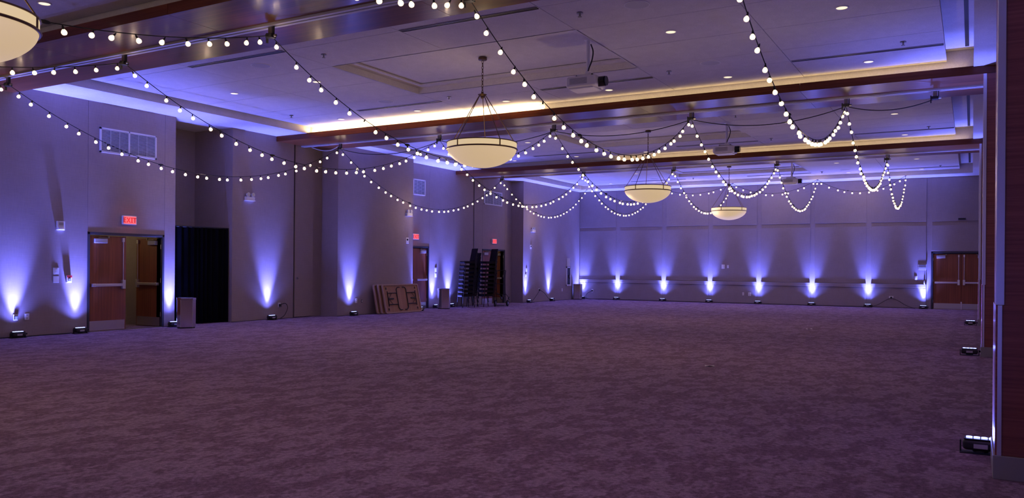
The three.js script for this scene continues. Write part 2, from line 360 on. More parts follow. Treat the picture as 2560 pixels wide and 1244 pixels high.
// corridor ceiling lamps behind the open doors
for (const [z, lab] of [[-11.4, 'small ceiling lamp in the corridor behind the open door by the curtain'], [-27.9, 'small ceiling lamp in the corridor behind the stacked chairs']]) {
  const o = thing('corridor_lamp', lab, 'ceiling lamp', [-18.5, 2.8, z]);
  part('diffuser', cyl(0.14, 0.14, 0.03, 0, -0.015, 0, 24), M.down, o);
  part('trim_ring', new THREE.TorusGeometry(0.15, 0.015, 8, 24).rotateX(Math.PI / 2).translate(0, -0.01, 0), M.plastic, o);
  const l = lampShadow(new THREE.PointLight(rgb(1, 0.78, 0.42), 1.3)); l.position.set(0, -0.12, 0); o.add(l);
}

// ───────────────────────── downlights, speakers, sprinklers, air slots
{
  const X = [-13.93, -11.55, -9.1, -6.62, -4.14, -1.63];
  let first = null;
  const lab = ['near-end bay', 'bright-cove bay', 'middle bay', 'far-wall bay'];
  const nth = ['first', 'second', 'third', 'fourth', 'fifth', 'sixth'];
  for (const b of bays) for (const [z, cols] of [[-12.28, [0, 1, 4, 5]], [-15.7, [0, 1, 2, 3, 4, 5]]]) for (const c of cols) {
    let zz = z + b.d; if (b.k === 3 && z < -15) zz = -33.3;
    const o = thing('downlight', `glowing downlight, ${nth[c]} from the door wall, ${z > -13 ? 'coffer row' : 'row nearer the far beam'}, ${lab[b.k]}`, 'downlight', [X[c], CEIL, zz], 0, `downlights in the ${lab[b.k]}`);
    part('lens', cyl(0.075, 0.075, 0.012, 0, -0.004, 0, 24), M.down, o);
    part('trim_ring', new THREE.TorusGeometry(0.085, 0.012, 8, 28).rotateX(Math.PI / 2).translate(0, -0.004, 0), M.plastic, o);
    const l = lampShadow(new THREE.SpotLight(DOWN_COLOR, DOWN_POWER, 0, 1.05, 0.8)); l.position.set(0, -0.03, 0); l.target.position.set(0, -3, 0); l.shadow.radius = 3;
    o.add(l, l.target);
  }
  for (const b of bays.slice(1)) for (const x of [-11.55, -4.14]) for (const z of [-10.8, -14.5]) {
    const o = thing('ceiling_speaker', `flat round speaker grille on the ${x < -8 ? 'door wall' : 'pillar'} side, ${z > -12 ? 'before' : 'beyond'} the coffer, ${lab[b.k]}`, 'speaker', [x, CEIL, z + b.d], 0, `speakers in the ${lab[b.k]}`);
    part('grille', cyl(0.17, 0.17, 0.008, 0, -0.004, 0, 32), M.plasticGrey, o);
    part('trim_ring', new THREE.TorusGeometry(0.175, 0.008, 6, 32).rotateX(Math.PI / 2).translate(0, -0.002, 0), M.plastic, o);
  }
  for (const b of bays.slice(1)) for (const [x, z] of [[-9.95, -10.75], [-5.0, -10.75], [-10.0, -14.75], [-14.7, -14.75], [-5.0, -14.75], [-1.0, -14.6]]) {
    const o = thing('sprinkler', `small dark sprinkler head in the ceiling of the ${lab[b.k]}`, 'sprinkler', [x, CEIL, z + b.d], 0, `sprinklers in the ${lab[b.k]}`);
    part('escutcheon', cyl(0.045, 0.05, 0.012, 0, -0.006, 0, 16), M.steelDark, o);
    part('nozzle', cyl(0.014, 0.014, 0.05, 0, -0.035, 0, 10), M.steelDark, o);
    part('deflector', cyl(0.03, 0.03, 0.006, 0, -0.062, 0, 16), M.steelDark, o);
  }
  for (const b of bays.slice(1)) for (const [a, c] of [[-12.83, -10.42], [-7.88, -5.44], [-2.83, -0.43]]) for (const z of [-10.25, -15.05]) {
    const w = c - a, o = thing('air_slot', `long dark air slot ${a < -12 ? 'towards the door wall' : a < -7 ? 'beside the coffer' : 'towards the pillars'}, ${z > -12 ? 'before' : 'beyond'} the coffer, ${lab[b.k]}`, 'air diffuser', [(a + c) / 2, CEIL, z + b.d], 0, `air slots in the ${lab[b.k]}`);
    part('slot_bed', bx(-w / 2, w / 2, -0.006, 0, -0.045, 0.045), M.black, o);
    part('rail', [bx(-w / 2, w / 2, -0.012, 0, -0.05, -0.042), bx(-w / 2, w / 2, -0.012, 0, 0.042, 0.05), bx(-w / 2, w / 2, -0.01, -0.004, -0.004, 0.004)], M.steelDark, o);
  }
  for (const b of bays.slice(1)) {
    const o = thing('air_slot', `long black slot in the recess along the pillar side, ${lab[b.k]}`, 'air diffuser', [-0.10, LID, (b.z0 + b.z1) / 2]);
    const w = b.z0 - b.z1 - 0.5;
    part('slot_bed', bx(-0.03, 0.03, -0.008, 0, -w / 2, w / 2), M.black, o);
  }
}

// ───────────────────────── LED uplights
function uplight(x, z, toWall, label, group, power = 1) {
  // toWall: angle of the direction from the fixture to the wall it washes (about y, 0 = -z)
  const o = thing('uplight', label, 'uplight', [x, 0, z], toWall, group);
  part('body', [cb(0.26, 0.085, 0.15, 0, 0.072, 0, 0.03), cyl(0.05, 0.06, 0.03, 0, 0.03, 0, 12)], M.black, o);
  part('bezel', bx(-0.12, 0.12, 0.112, 0.124, -0.065, 0.065, 0.006), M.blackGloss, o);
  part('bracket', [bx(-0.15, -0.138, 0.0, 0.10, -0.02, 0.02), bx(0.138, 0.15, 0.0, 0.10, -0.02, 0.02), bx(-0.15, 0.15, 0.0, 0.008, -0.06, 0.06)], M.black, o);
  for (let i = 0; i < 4; i++) part('led_lens', cyl(0.024, 0.024, 0.012, -0.081 + 0.054 * i, 0.127, 0, 14), M.led, o);
  part('knob', cyl(0.018, 0.018, 0.03, 0.165, 0.075, 0, 10, 'x'), M.rubber, o);
  part('label_plate', bx(-0.05, 0.05, 0.05, 0.085, 0.074, 0.077), M.plasticGrey, o);
  // the LEDs' narrow beam, its skirt and the wide spill of their lenses
  for (const [share, angle, lean] of [[1.45, 0.36, 0.045], [0.44, 0.55, -0.2], [0.18, 1.2, -0.55]]) {
    const l = lampShadow(new THREE.SpotLight(UP_COLOR, UP_POWER * power * share, 0, angle, 1)); l.shadow.radius = 2;
    l.position.set(0, 0.15, -0.045); l.target.position.set(0, 2.15, -0.045 - 2 * lean); o.add(l, l.target);
  }
  return o;
}
const LEFTW = Math.PI / 2, FARW = 0, RIGHTW = -Math.PI / 2;
[-1.0, -4.4].forEach((x, i) => uplight(x, BACK - 0.21, Math.PI, `black LED uplight against the near end wall, ${['first', 'second'][i]} from the pillar side`, 'uplights along the near end wall', 1.3));
uplight(L + 0.19, -9.2, LEFTW, 'black LED uplight under two wall outlets, washing the wall with the strobe');
uplight(L + 0.19, -10.5, LEFTW, 'black LED uplight beside the red-topped pull station and the open double door');
uplight(L + 0.19, -12.84, LEFTW, 'black LED uplight between the open double door and the steel bin by the curtain');
uplight(L + 0.19, -15.95, LEFTW, 'black LED uplight with a looped power cable, beside the pocket door');
uplight(P + 0.19, -18.67, LEFTW, 'black LED uplight on the projecting bay beside the leaning tables');
uplight(P + 0.19, -22.02, LEFTW, 'black LED uplight tucked behind the leaning tables', undefined, 0.7);
uplight(L + 0.19, -23.72, LEFTW, 'black LED uplight between the closed double door and a steel bin');
uplight(L + 0.19, -24.72, LEFTW, 'black LED uplight between a steel bin and the stacked chairs').position.x = L + 0.19;
uplight(P + 0.19, -29.66, LEFTW, 'black LED uplight on the last bay beside the dark return wall');
uplight(P + 0.19, -31.77, LEFTW, 'black LED uplight between a looped cable and the extinguisher cabinet');
uplight(-15.98, FAR + 0.21, FARW, 'black LED uplight in the corner behind a steel bin');
bandX.slice(1, 7).forEach((x, i) => uplight(x, FAR + 0.19, FARW, `black LED uplight at the ${['first', 'second', 'third', 'fourth', 'fifth', 'sixth'][i]} wall band from the corner bin`, 'uplights along the far wall'));
uplight(-1.62, FAR + 0.19, FARW, 'black LED uplight beside the closed far double door');
uplight(0.07, -7.68, FARW, 'black LED uplight with glowing lenses beside the near wood pillar', undefined, 1);
uplight(-0.03, -16.42, FARW, 'black LED uplight beside the middle wood pillar', undefined, 1);
uplight(-0.03, -25.37, FARW, 'black LED uplight beside the wood pillar closest to the far doors', undefined, 1);

// ───────────────────────── string lights
const colS = [-15.35, -12.0, -8.7, -5.35, -2.2], HANG = 4.76;
const anchorZ = (i) => beamZ[i] - 1.015;
const bulbGeo = new THREE.LatheGeometry([[0, -0.096], [0.02, -0.094], [0.036, -0.082], [0.044, -0.06], [0.042, -0.04], [0.03, -0.018], [0.018, -0.006], [0.0165, 0]].map(([a, b]) => new THREE.Vector2(a * 0.72, b * 0.70)), 14);
const socketGeo = merge([cyl(0.011, 0.013, 0.03, 0, 0.014, 0, 10), cyl(0.006, 0.009, 0.02, 0, 0.038, 0, 8)]);
const plugGeo = new THREE.SphereGeometry(0.03, 10, 8).scale(1, 0.7, 2.2);
function stringLight(a, b, sag, n, label, group, cut = 1) {
  const o = thing('string_light', label, 'string lights', [a.x, a.y, a.z], 0, group), d = b.clone().sub(a);
  const at = (t) => V(d.x * t, d.y * t - 4 * sag * t * (1 - t), d.z * t);
  const pts = []; for (let i = 0; i <= 40; i++) pts.push(at(i / 40));
  part('cable', tube(pts, 0.0065, 80, 5), M.rubber, o, 'black cable');
  const mid = Math.floor(n / 2);
  for (let i = 0; i < n; i++) {
    const t = (i + 0.5 + (rnd() - 0.5) * 0.35) / n, p = at(t);
    const m = part('bulb', bulbGeo, M.bulb, o);
    m.position.set(p.x + (rnd() - 0.5) * 0.02, p.y - 0.045, p.z);
    m.rotation.set((rnd() - 0.5) * 0.9, rnd() * 6, (rnd() - 0.5) * 0.9);
    part('socket', socketGeo, M.rubber, m);
    if (i === mid || i === 0 || i === n - 1) {
      const l = lampShadow(new THREE.PointLight(BULB_COLOR, i === mid ? BULB_POWER : BULB_POWER * 0.12)); l.position.set(m.position.x, m.position.y - 0.045, m.position.z); l.shadow.radius = 2; o.add(l);
    }
  }
  const pl = part('cable_joint', plugGeo, M.rubber, o); pl.position.copy(at(0.36)); 
  return o;
}
const colWord = ['closest to the door wall', 'second from the door wall', 'in line with the chandeliers', 'in line with the projectors', 'closest to the wood pillars'];
for (const c of [0, 1, 2, 3, 4]) stringLight(V(colS[c], HANG, anchorZ(1)), V(colS[c], HANG, anchorZ(0)), 0.72, 28, `sagging string of glowing bulbs ${colWord[c]}, over the near end`, 'strings over the near end');
colS.forEach((x, c) => stringLight(V(x, HANG, anchorZ(1)), V(x, HANG, anchorZ(2)), [1.2, 1.2, 1.22, 1.3, 1.24][c], 29, `sagging string of glowing bulbs ${colWord[c]}, under the bright-cove bay`, 'strings under the bay with the bright cove'));
colS.forEach((x, c) => stringLight(V(x, HANG, anchorZ(2)), V(x, HANG, anchorZ(3)), [1.4, 1.34, 1.36, 1.26, 1.2][c], 29, `sagging string of glowing bulbs ${colWord[c]}, between the two far beams`, 'strings between the two far beams'));
const FZ = -33.86, FY = 5.03;
colS.forEach((x, c) => stringLight(V(x, HANG, anchorZ(3)), V(x, FY, FZ), 1.27, 25, `sagging string of glowing bulbs ${colWord[c]}, before the panelled far wall`, 'strings in front of the far wall'));
for (const [i, s] of [[1, 0.36], [2, 0.48], [3, 0.52]]) stringLight(V(colS[i], FY, FZ + 0.06), V(colS[i + 1], FY, FZ + 0.06), s, 11, `bulbs swagged sideways along the far soffit, ${['', 'on the door side of the last chandelier', 'behind the last projector', 'on the pillar side of the last projector'][i]}`, 'sideways swags at the far soffit');

// clamps that carry the strings
{
  let proto = null;
  const make = (x, y, z, label, group) => {
    if (!proto) {
      proto = thing('string_clamp', label, 'clamp', [x, y, z], 0, group);
      part('hanger', bx(-0.035, 0.035, -0.10, 0.0, -0.02, 0.02, 0.006), M.steelDark, proto);
      part('jaw', [bx(-0.06, 0.06, -0.16, -0.10, -0.05, 0.05, 0.01), bx(-0.08, -0.06, -0.22, -0.08, -0.015, 0.015), bx(0.05, 0.065, -0.13, 0.03, -0.012, 0.012)], M.black, proto);
      part('wing_nut', cyl(0.02, 0.02, 0.05, 0.08, -0.13, 0, 8, 'x'), M.steelDark, proto);
      return proto;
    }
    return dup(proto, [x, y, z], 0, label, group);
  };
  const lab = [null, 'the beam by the curtain', 'the bright-cove beam', 'the beam over the stacked chairs'];
  for (const i of [1, 2, 3]) for (const x of (i === 1 ? colS.slice(0, 4) : colS)) make(x, BEAM - 0.03, anchorZ(i), `black string clamp ${colWord[colS.indexOf(x)]}, under ${lab[i]}`, `clamps under beam ${['', 'by the curtain', 'with the bright cove', 'over the stacked chairs'][i]}`);
  make(-0.63, BEAM - 0.03, anchorZ(2), 'black clamp without bulbs under the bright-cove beam, close to the pillars');
  for (const x of colS) { const s = thing('soffit_hook', `small hook on the far soffit, ${colWord[colS.indexOf(x)]}`, 'hook', [x, SOF, FZ - 0.07], 0, 'hooks on the far soffit'); part('plate', cyl(0.035, 0.035, 0.008, 0, -0.004, 0, 12), M.steelDark, s); part('hook', new THREE.TorusGeometry(0.02, 0.006, 6, 14, 4.6).translate(0, -0.026, 0), M.steelDark, s); }
  // power cables drooping from clamp to clamp
  const cx = [...colS, -0.63], z = anchorZ(2) - 0.04, y = HANG - 0.02;
  for (let i = 0; i < 5; i++) {
    const a = cx[i], b = cx[i + 1], o = thing('power_cable', ['black cable drooping between the first two clamps from the pocket door', 'black cable drooping beside the bright bowl chandelier', 'black cable drooping behind a row of bulbs near the ceiling projector', 'black cable drooping between the last two clamps that carry bulbs', 'black cable ending at the clamp without bulbs'][i], 'cable', [a, y, z]);
    const pts = []; for (let k = 0; k <= 16; k++) { const t = k / 16; pts.push(V((b - a) * t, -4 * [0.24, 0.2, 0.22, 0.24, 0.14][i] * t * (1 - t), 0)); }
    part('cord', tube(pts, 0.009, 40, 5), M.rubber, o);
  }
  const o = thing('power_cable', 'pale cable drooping from the pocket door head to the first clamp', 'cable', [-16.4, 4.85, anchorZ(2)]);
  part('cord', tube([V(0, 0, 0), V(0.35, -0.1, 0), V(0.7, -0.12, 0), V(1.02, -0.02, 0)], 0.012, 30, 6), M.plasticGrey, o);
}

// ───────────────────────── chandeliers
function chandelier(x, z, label) {
  const o = thing('chandelier', label, 'chandelier', [x, 0, z], 0, undefined), top = LID - 0.03, rim = 3.66, Rr = 0.645;
  part('canopy', new THREE.LatheGeometry([[0, 0], [0.075, 0], [0.08, 0.012], [0.08, 0.045], [0.07, 0.06], [0, 0.06]].map(([a, b]) => new THREE.Vector2(a, b)), 24).translate(0, top - 0.06, 0), M.bronze, o);
  const links = []; const c0 = top - 0.06, c1 = 4.70, n = Math.round((c0 - c1) / 0.055);
  for (let i = 0; i < n; i++) { const g = new THREE.TorusGeometry(0.022, 0.006, 6, 10).scale(0.75, 1.5, 1); if (i % 2) g.rotateY(Math.PI / 2); links.push(g.translate(0, c0 - (i + 0.5) * (c0 - c1) / n, 0)); }
  part('chain', links, M.bronze, o);
  part('hub', [cyl(0.085, 0.06, 0.035, 0, 4.66, 0, 20), cyl(0.02, 0.03, 0.06, 0, 4.70, 0, 12), new THREE.SphereGeometry(0.035, 12, 8).translate(0, 4.63, 0)], M.bronze, o);
  for (let i = 0; i < 5; i++) { const a = 0.5 + i * Math.PI * 2 / 5; part('rod', bar(V(Math.cos(a) * 0.07, 4.65, Math.sin(a) * 0.07), V(Math.cos(a) * Rr, rim + 0.12, Math.sin(a) * Rr), 0.008), M.bronze, o); }
  const band = part('shade_band', new THREE.LatheGeometry([[Rr, 0], [Rr, 0.115]].map(([a, b]) => new THREE.Vector2(a, b)), 64).translate(0, rim, 0), M.shade, o, 'glowing cream band'); band.material = M.shade;
  for (const [y, w] of [[rim, 0.018], [rim + 0.118, 0.012]]) part('ring', new THREE.TorusGeometry(Rr + 0.004, w, 8, 72).scale(1, 1, 0.8).rotateX(Math.PI / 2).translate(0, y, 0), M.bronze, o, 'dark bronze ring');
  for (let i = 0; i < 5; i++) { const a = 0.5 + i * Math.PI * 2 / 5; part('strap', cb(0.02, 0.12, 0.02, Math.cos(a) * Rr, rim + 0.06, Math.sin(a) * Rr), M.bronze, o); }
  const prof = []; for (let i = 0; i <= 20; i++) { const t = i / 20 * Math.PI / 2; prof.push(new THREE.Vector2(Math.sin(t) * (Rr - 0.005), rim - 0.335 * Math.pow(Math.cos(t), 1.15))); }
  part('bowl', new THREE.LatheGeometry(prof, 64), M.bowl, o, 'glowing cream glass bowl');
  const l = lampShadow(new THREE.SpotLight(BOWL_COLOR, BOWL_POWER * 2, 0, 1.35, 0.6)); l.position.set(0, rim - 0.36, 0); l.target.position.set(0, 0, 0); l.shadow.radius = 6; o.add(l, l.target);
  const u = lampShadow(new THREE.PointLight(BOWL_COLOR, BOWL_POWER * 0.25)); u.position.set(0, rim - 0.02, 0); u.shadow.radius = 6; o.add(u);
  return o;
}
chandelier(-7.9, -12.75, 'large glowing bowl chandelier on a chain, in front of the bright cove');
chandelier(-7.97, -21.75, 'glowing bowl chandelier hanging between the two far beams');
chandelier(-8.02, -30.7, 'glowing bowl chandelier hanging in front of the panelled far wall');
chandelier(-8.02, -3.9, 'glowing bowl chandelier over the near end, with a patterned rim band');

// ───────────────────────── ceiling projectors
function projector(x, y, z, label) {
  const o = thing('projector', label, 'projector', [x, y, z]);
  part('body', [bx(-0.30, 0.26, -0.11, 0.08, -0.22, 0.22, 0.045), bx(-0.26, 0.2, -0.135, -0.10, -0.18, 0.18, 0.02)], M.plastic, o, 'white projector housing');
  part('side_grille', [0, 1, 2, 3, 4, 5, 6, 7].map((i) => bx(-0.22, 0.1, -0.06 + i * 0.013, -0.053 + i * 0.013, 0.218, 0.226)), M.plasticGrey, o);
  part('lens', [cyl(0.085, 0.085, 0.12, 0.30, -0.02, 0.05, 24, 'x'), cyl(0.07, 0.08, 0.03, 0.37, -0.02, 0.05, 24, 'x')], M.blackGloss, o, 'black projector lens');
  part('mount_bracket', [bx(-0.16, 0.14, 0.10, 0.125, -0.10, 0.10), bx(-0.16, -0.14, 0.06, 0.12, -0.1, 0.1), bx(0.12, 0.14, 0.06, 0.12, -0.1, 0.1), cyl(0.045, 0.06, 0.06, 0.02, 0.15, 0, 14)], M.plastic, o);
  part('pole', cyl(0.03, 0.03, LID - 0.035 - y - 0.16, 0.02, (0.16 + LID - 0.035 - y) / 2, 0, 14), M.plastic, o);
  part('ceiling_plate', cyl(0.07, 0.07, 0.02, 0.02, LID - 0.04 - y, 0, 18), M.plastic, o);
  part('cable', tube([V(0.07, LID - y - 0.12, 0), V(0.12, LID - y - 0.25, 0.02), V(0.10, 0.36, 0.02), V(0.05, 0.24, 0.02), V(0.0, 0.1, 0.02)], 0.011, 24, 6), M.rubber, o, 'black cable');
  return o;
}
projector(-5.72, 4.64, -12.6, 'white ceiling projector on a pole, in the bay with the bright cove');
projector(-5.72, 4.66, -21.55, 'white ceiling projector in front of the beam over the stacked chairs');
projector(-5.72, 4.68, -30.5, 'white ceiling projector in front of the panelled far wall');

// ───────────────────────── things on the walls: left wall local frame has +x along the wall (deeper), +z into the room
const onLeft = (name, label, cat, y, z, face = L) => thing(name, label, cat, [face, y, z], LEFTW);
const onFar = (name, label, cat, x, y, off = 0.025) => thing(name, label, cat, [x, y, FAR + off], 0);
function vent(zc, w, label, face = L) {
  const o = onLeft('wall_vent', label, 'vent', 4.23, zc, face), h = 0.55;
  part('backing', bx(-w / 2 + 0.02, w / 2 - 0.02, -h / 2 + 0.02, h / 2 - 0.02, 0, 0.004), M.frame, o);
  part('frame', [bx(-w / 2, w / 2, h / 2 - 0.035, h / 2, 0, 0.03), bx(-w / 2, w / 2, -h / 2, -h / 2 + 0.035, 0, 0.03), bx(-w / 2, -w / 2 + 0.035, -h / 2, h / 2, 0, 0.03), bx(w / 2 - 0.035, w / 2, -h / 2, h / 2, 0, 0.03), bx(-0.017, 0.017, -h / 2, h / 2, 0, 0.03)], M.plastic, o);
  for (const s of [-1, 1]) {
    const sl = []; const n = 17, a = s < 0 ? -w / 2 + 0.035 : 0.017, b = s < 0 ? -0.017 : w / 2 - 0.035;
    for (let i = 0; i < n; i++) { const g = new THREE.BoxGeometry(b - a, 0.003, 0.026); g.rotateX(0.6); sl.push(g.translate((a + b) / 2, -h / 2 + 0.05 + i * (h - 0.1) / (n - 1), 0.016)); }
    part('louvers', sl, M.plastic, o);
    part('louver_stay', [0.33, 0.66].map((t) => bx(a + (b - a) * t - 0.003, a + (b - a) * t + 0.003, -h / 2 + 0.03, h / 2 - 0.03, 0.022, 0.028)), M.plastic, o);
  }
}
vent(-11.74, 1.42, 'white louvred vent high above the open double door by the curtain');
vent(-22.56, 1.38, 'white louvred vent above the closed double door, partly hidden by the projecting bay');
vent(-27.90, 1.38, 'white louvred vent above the double door behind the stacked chairs');

const font = await new FontLoader().loadAsync('fonts/droid/droid_sans_bold.typeface.json');
function exitSign(zc, y, label) {
  const o = onLeft('exit_sign', label, 'exit sign', y, zc);
  part('housing', bx(-0.175, 0.175, -0.10, 0.10, 0, 0.055, 0.012), M.plastic, o);
  part('face', bx(-0.155, 0.155, -0.082, 0.082, 0.054, 0.058), M.exitFace, o, 'glowing red face');
  const g = new TextGeometry('EXIT', { font, size: 0.115, depth: 0.004, curveSegments: 4 }); g.computeBoundingBox();
  const b = g.boundingBox; g.translate(-(b.min.x + b.max.x) / 2, -(b.min.y + b.max.y) / 2, 0.058);
  part('lettering', g, M.exitText, o, 'red letters EXIT');
  const l = lampShadow(new THREE.PointLight(rgb(1, 0.08, 0.08), 0.05)); l.position.set(0, 0, 0.14); o.add(l);
}
exitSign(-11.75, 2.49, 'glowing red exit sign over the open double door by the curtain');
exitSign(-22.68, 2.51, 'glowing red exit sign over the closed double door beside the tables');
exitSign(-27.97, 2.51, 'glowing red exit sign over the double door behind the stacked chairs');

function emergency(z, y, face, label) {
  const o = onLeft('emergency_light', label, 'emergency light', y, z, face);
  part('housing', bx(-0.15, 0.15, -0.07, 0.02, 0, 0.08, 0.012), M.plastic, o);
  for (const s of [-1, 1]) { const h = part('lamp_head', [cyl(0.055, 0.04, 0.06, s * 0.08, 0.075, 0.06, 16, 'z'), cyl(0.012, 0.012, 0.05, s * 0.08, 0.03, 0.04, 8)], M.plastic, o); part('reflector', cyl(0.045, 0.045, 0.004, s * 0.08, 0.075, 0.092, 16, 'z'), M.steel, h); }
  part('bottom_strip', bx(-0.16, 0.16, -0.085, -0.068, 0, 0.085), M.plastic, o);
}
emergency(-15.28, 3.28, L, 'two-headed emergency light on the column beside the black curtain');
emergency(-21.55, 3.22, P, 'two-headed emergency light at the edge of the bay above the tables');
emergency(-30.25, 3.05, P, 'two-headed emergency light on the last bay before the far wall');

const px2wall = (px, py, face) => { // photo pixel to a point on a plane x = face
  const fw = V(-Math.sin(YAW), 0.00038, -Math.cos(YAW)), r0 = V(Math.cos(YAW), 0, -Math.sin(YAW)), u0 = V(0, 1, 0);
  const r = r0.clone().addScaledVector(u0, ROLL), u = u0.clone().addScaledVector(r0, -ROLL);
  const d = fw.clone().addScaledVector(r, (px - 1280) / F).addScaledVector(u, (CY - py) / F);
  return { left: (f) => { const t = f / d.x; return [EYE + d.y * t, d.z * t]; }, far: (z) => { const t = z / d.z; return [d.x * t, EYE + d.y * t]; }, floor: () => { const t = -EYE / d.y; return [d.x * t, d.z * t]; } };
};
const leftAt = (px, py, face = L) => px2wall(px, py).left(face);
const farAt = (px, py) => px2wall(px, py).far(FAR + 0.025);

function plateL(px, py, face, name, label, cat, w, h, kind) {
  const [y, z] = leftAt(px, py, face), o = onLeft(name, label, cat, y, z, face);
  part('plate', bx(-w / 2, w / 2, -h / 2, h / 2, 0, 0.012, 0.004), kind === 'dark' ? M.frame : M.plastic, o); detail(o, w, h, kind); return o;
}
function plateF(px, py, name, label, cat, w, h, kind) {
  const [x, y] = farAt(px, py), o = onFar(name, label, cat, x, y);
  part('plate', bx(-w / 2, w / 2, -h / 2, h / 2, 0, 0.012, 0.004), kind === 'dark' ? M.frame : M.plastic, o); detail(o, w, h, kind); return o;
}
function detail(o, w, h, kind) {
  if (kind === 'outlet') for (const s of [-1, 1]) part('socket', [bx(-0.017, 0.017, s * h * 0.22 - 0.014, s * h * 0.22 + 0.014, 0.011, 0.015, 0.003)], M.plasticGrey, o);
  if (kind === 'switch') part('rocker', bx(-w * 0.2, w * 0.2, -h * 0.28, h * 0.28, 0.011, 0.019, 0.003), M.plastic, o);
  if (kind === 'plug') part('plug', [bx(-0.03, 0.03, -0.04, 0.03, 0.011, 0.06, 0.008)], M.rubber, o, 'black plug');
  if (kind === 'screen') part('display', bx(-w * 0.3, w * 0.3, 0, h * 0.3, 0.011, 0.014), M.blackGloss, o);
  if (kind === 'dark') part('button', cyl(0.018, 0.018, 0.008, 0, 0, 0.014, 12, 'z'), M.plastic, o);
}
{
  const [y, z] = leftAt(150, 563), o = onLeft('strobe', 'white fire alarm strobe high on the wall beside the open double door', 'alarm strobe', y, z);
  part('housing', bx(-0.085, 0.085, -0.1, 0.09, 0, 0.045, 0.01), M.plastic, o);
  part('lens', bx(-0.06, 0.06, -0.085, -0.045, 0.044, 0.075, 0.01), M.alu, o);
  part('horn_grille', bx(-0.05, 0.05, 0.0, 0.06, 0.044, 0.048), M.plasticGrey, o);
  const [y2, z2] = leftAt(171, 697), p = onLeft('pull_station', 'small white control with a red top beside the open double door', 'pull station', y2, z2);
  part('box', bx(-0.055, 0.055, -0.075, 0.075, 0, 0.04, 0.006), M.plastic, p);
  part('red_cover', bx(-0.055, 0.055, 0.03, 0.08, 0.036, 0.05, 0.004), M.red, p, 'red cover');
  part('handle', bx(-0.03, 0.03, -0.05, 0.01, 0.04, 0.055, 0.004), M.plasticGrey, p);
}
plateL(140, 677, L, 'wall_plate', 'blank white wall plate, upper of two beside the pull station', 'wall plate', 0.12, 0.14, 'switch');
plateL(140, 698, L, 'wall_plate', 'blank white wall plate, lower of two beside the pull station', 'wall plate', 0.12, 0.14, 'blank');
plateL(38, 793, L, 'outlet', 'white outlet with a black plug above the first uplight', 'outlet', 0.09, 0.13, 'plug');
plateL(67, 791, L, 'outlet', 'white outlet without a plug beside the plugged one', 'outlet', 0.09, 0.13, 'outlet');
plateL(698, 762, L, 'outlet', 'outlet with black plugs beside the pocket door', 'outlet', 0.09, 0.13, 'plug');
plateL(890, 751, P, 'outlet', 'white outlet above the uplight by the leaning tables', 'outlet', 0.09, 0.14, 'outlet');
plateL(904, 752, P, 'outlet', 'small dark outlet on the bay beside the leaning tables', 'outlet', 0.05, 0.08, 'dark');
plateL(1018, 601, P, 'thermostat', 'small framed thermostat at the edge of the bay beside the exit sign', 'thermostat', 0.14, 0.2, 'screen');
plateL(1089, 674, L, 'wall_plate', 'white wall plate, upper of two between the closed door and the stacked chairs', 'wall plate', 0.12, 0.16, 'switch');
plateL(1089, 687, L, 'wall_plate', 'white wall plate, lower of two between the closed door and the stacked chairs', 'wall plate', 0.12, 0.16, 'switch');
plateL(1291, 685, L, 'intercom', 'small dark wall button beside the door behind the stacked chairs', 'wall button', 0.1, 0.13, 'dark');
plateL(1327, 617, P, 'strobe', 'white alarm strobe on the last bay, under the emergency light', 'alarm strobe', 0.12, 0.17, 'screen');
plateL(1316, 674, P, 'wall_plate', 'white wall plate, upper of two above the last bay uplight', 'wall plate', 0.1, 0.14, 'switch');
plateL(1314, 688, P, 'wall_plate', 'white wall plate, lower of two above the last bay uplight', 'wall plate', 0.1, 0.1, 'switch');
plateL(1347, 724, P, 'outlet', 'outlet on the last bay with a cable looping down to the floor', 'outlet', 0.09, 0.12, 'plug');
plateL(1405, 724, P, 'outlet', 'white outlet beside the extinguisher cabinet', 'outlet', 0.09, 0.13, 'outlet');
plateF(1481, 726, 'outlet', 'outlet with a cable beside the corner bin on the far wall', 'outlet', 0.09, 0.14, 'plug');
plateF(1808, 666, 'wall_plate', 'wide white switch plate on the far wall', 'wall plate', 0.14, 0.18, 'switch');
plateF(1820, 666, 'wall_plate', 'narrow white switch plate on the far wall', 'wall plate', 0.08, 0.13, 'switch');
plateF(1858, 734, 'outlet', 'small outlet low on the far wall', 'outlet', 0.07, 0.13, 'outlet');
plateF(1874, 735, 'outlet', 'wide white outlet low on the far wall', 'outlet', 0.12, 0.15, 'outlet');
plateF(2228, 743, 'outlet', 'outlet low on the far wall with looping black cables', 'outlet', 0.16, 0.1, 'plug');
plateF(2290, 694, 'wall_plate', 'small white switch beside the far double door', 'wall plate', 0.09, 0.14, 'switch');
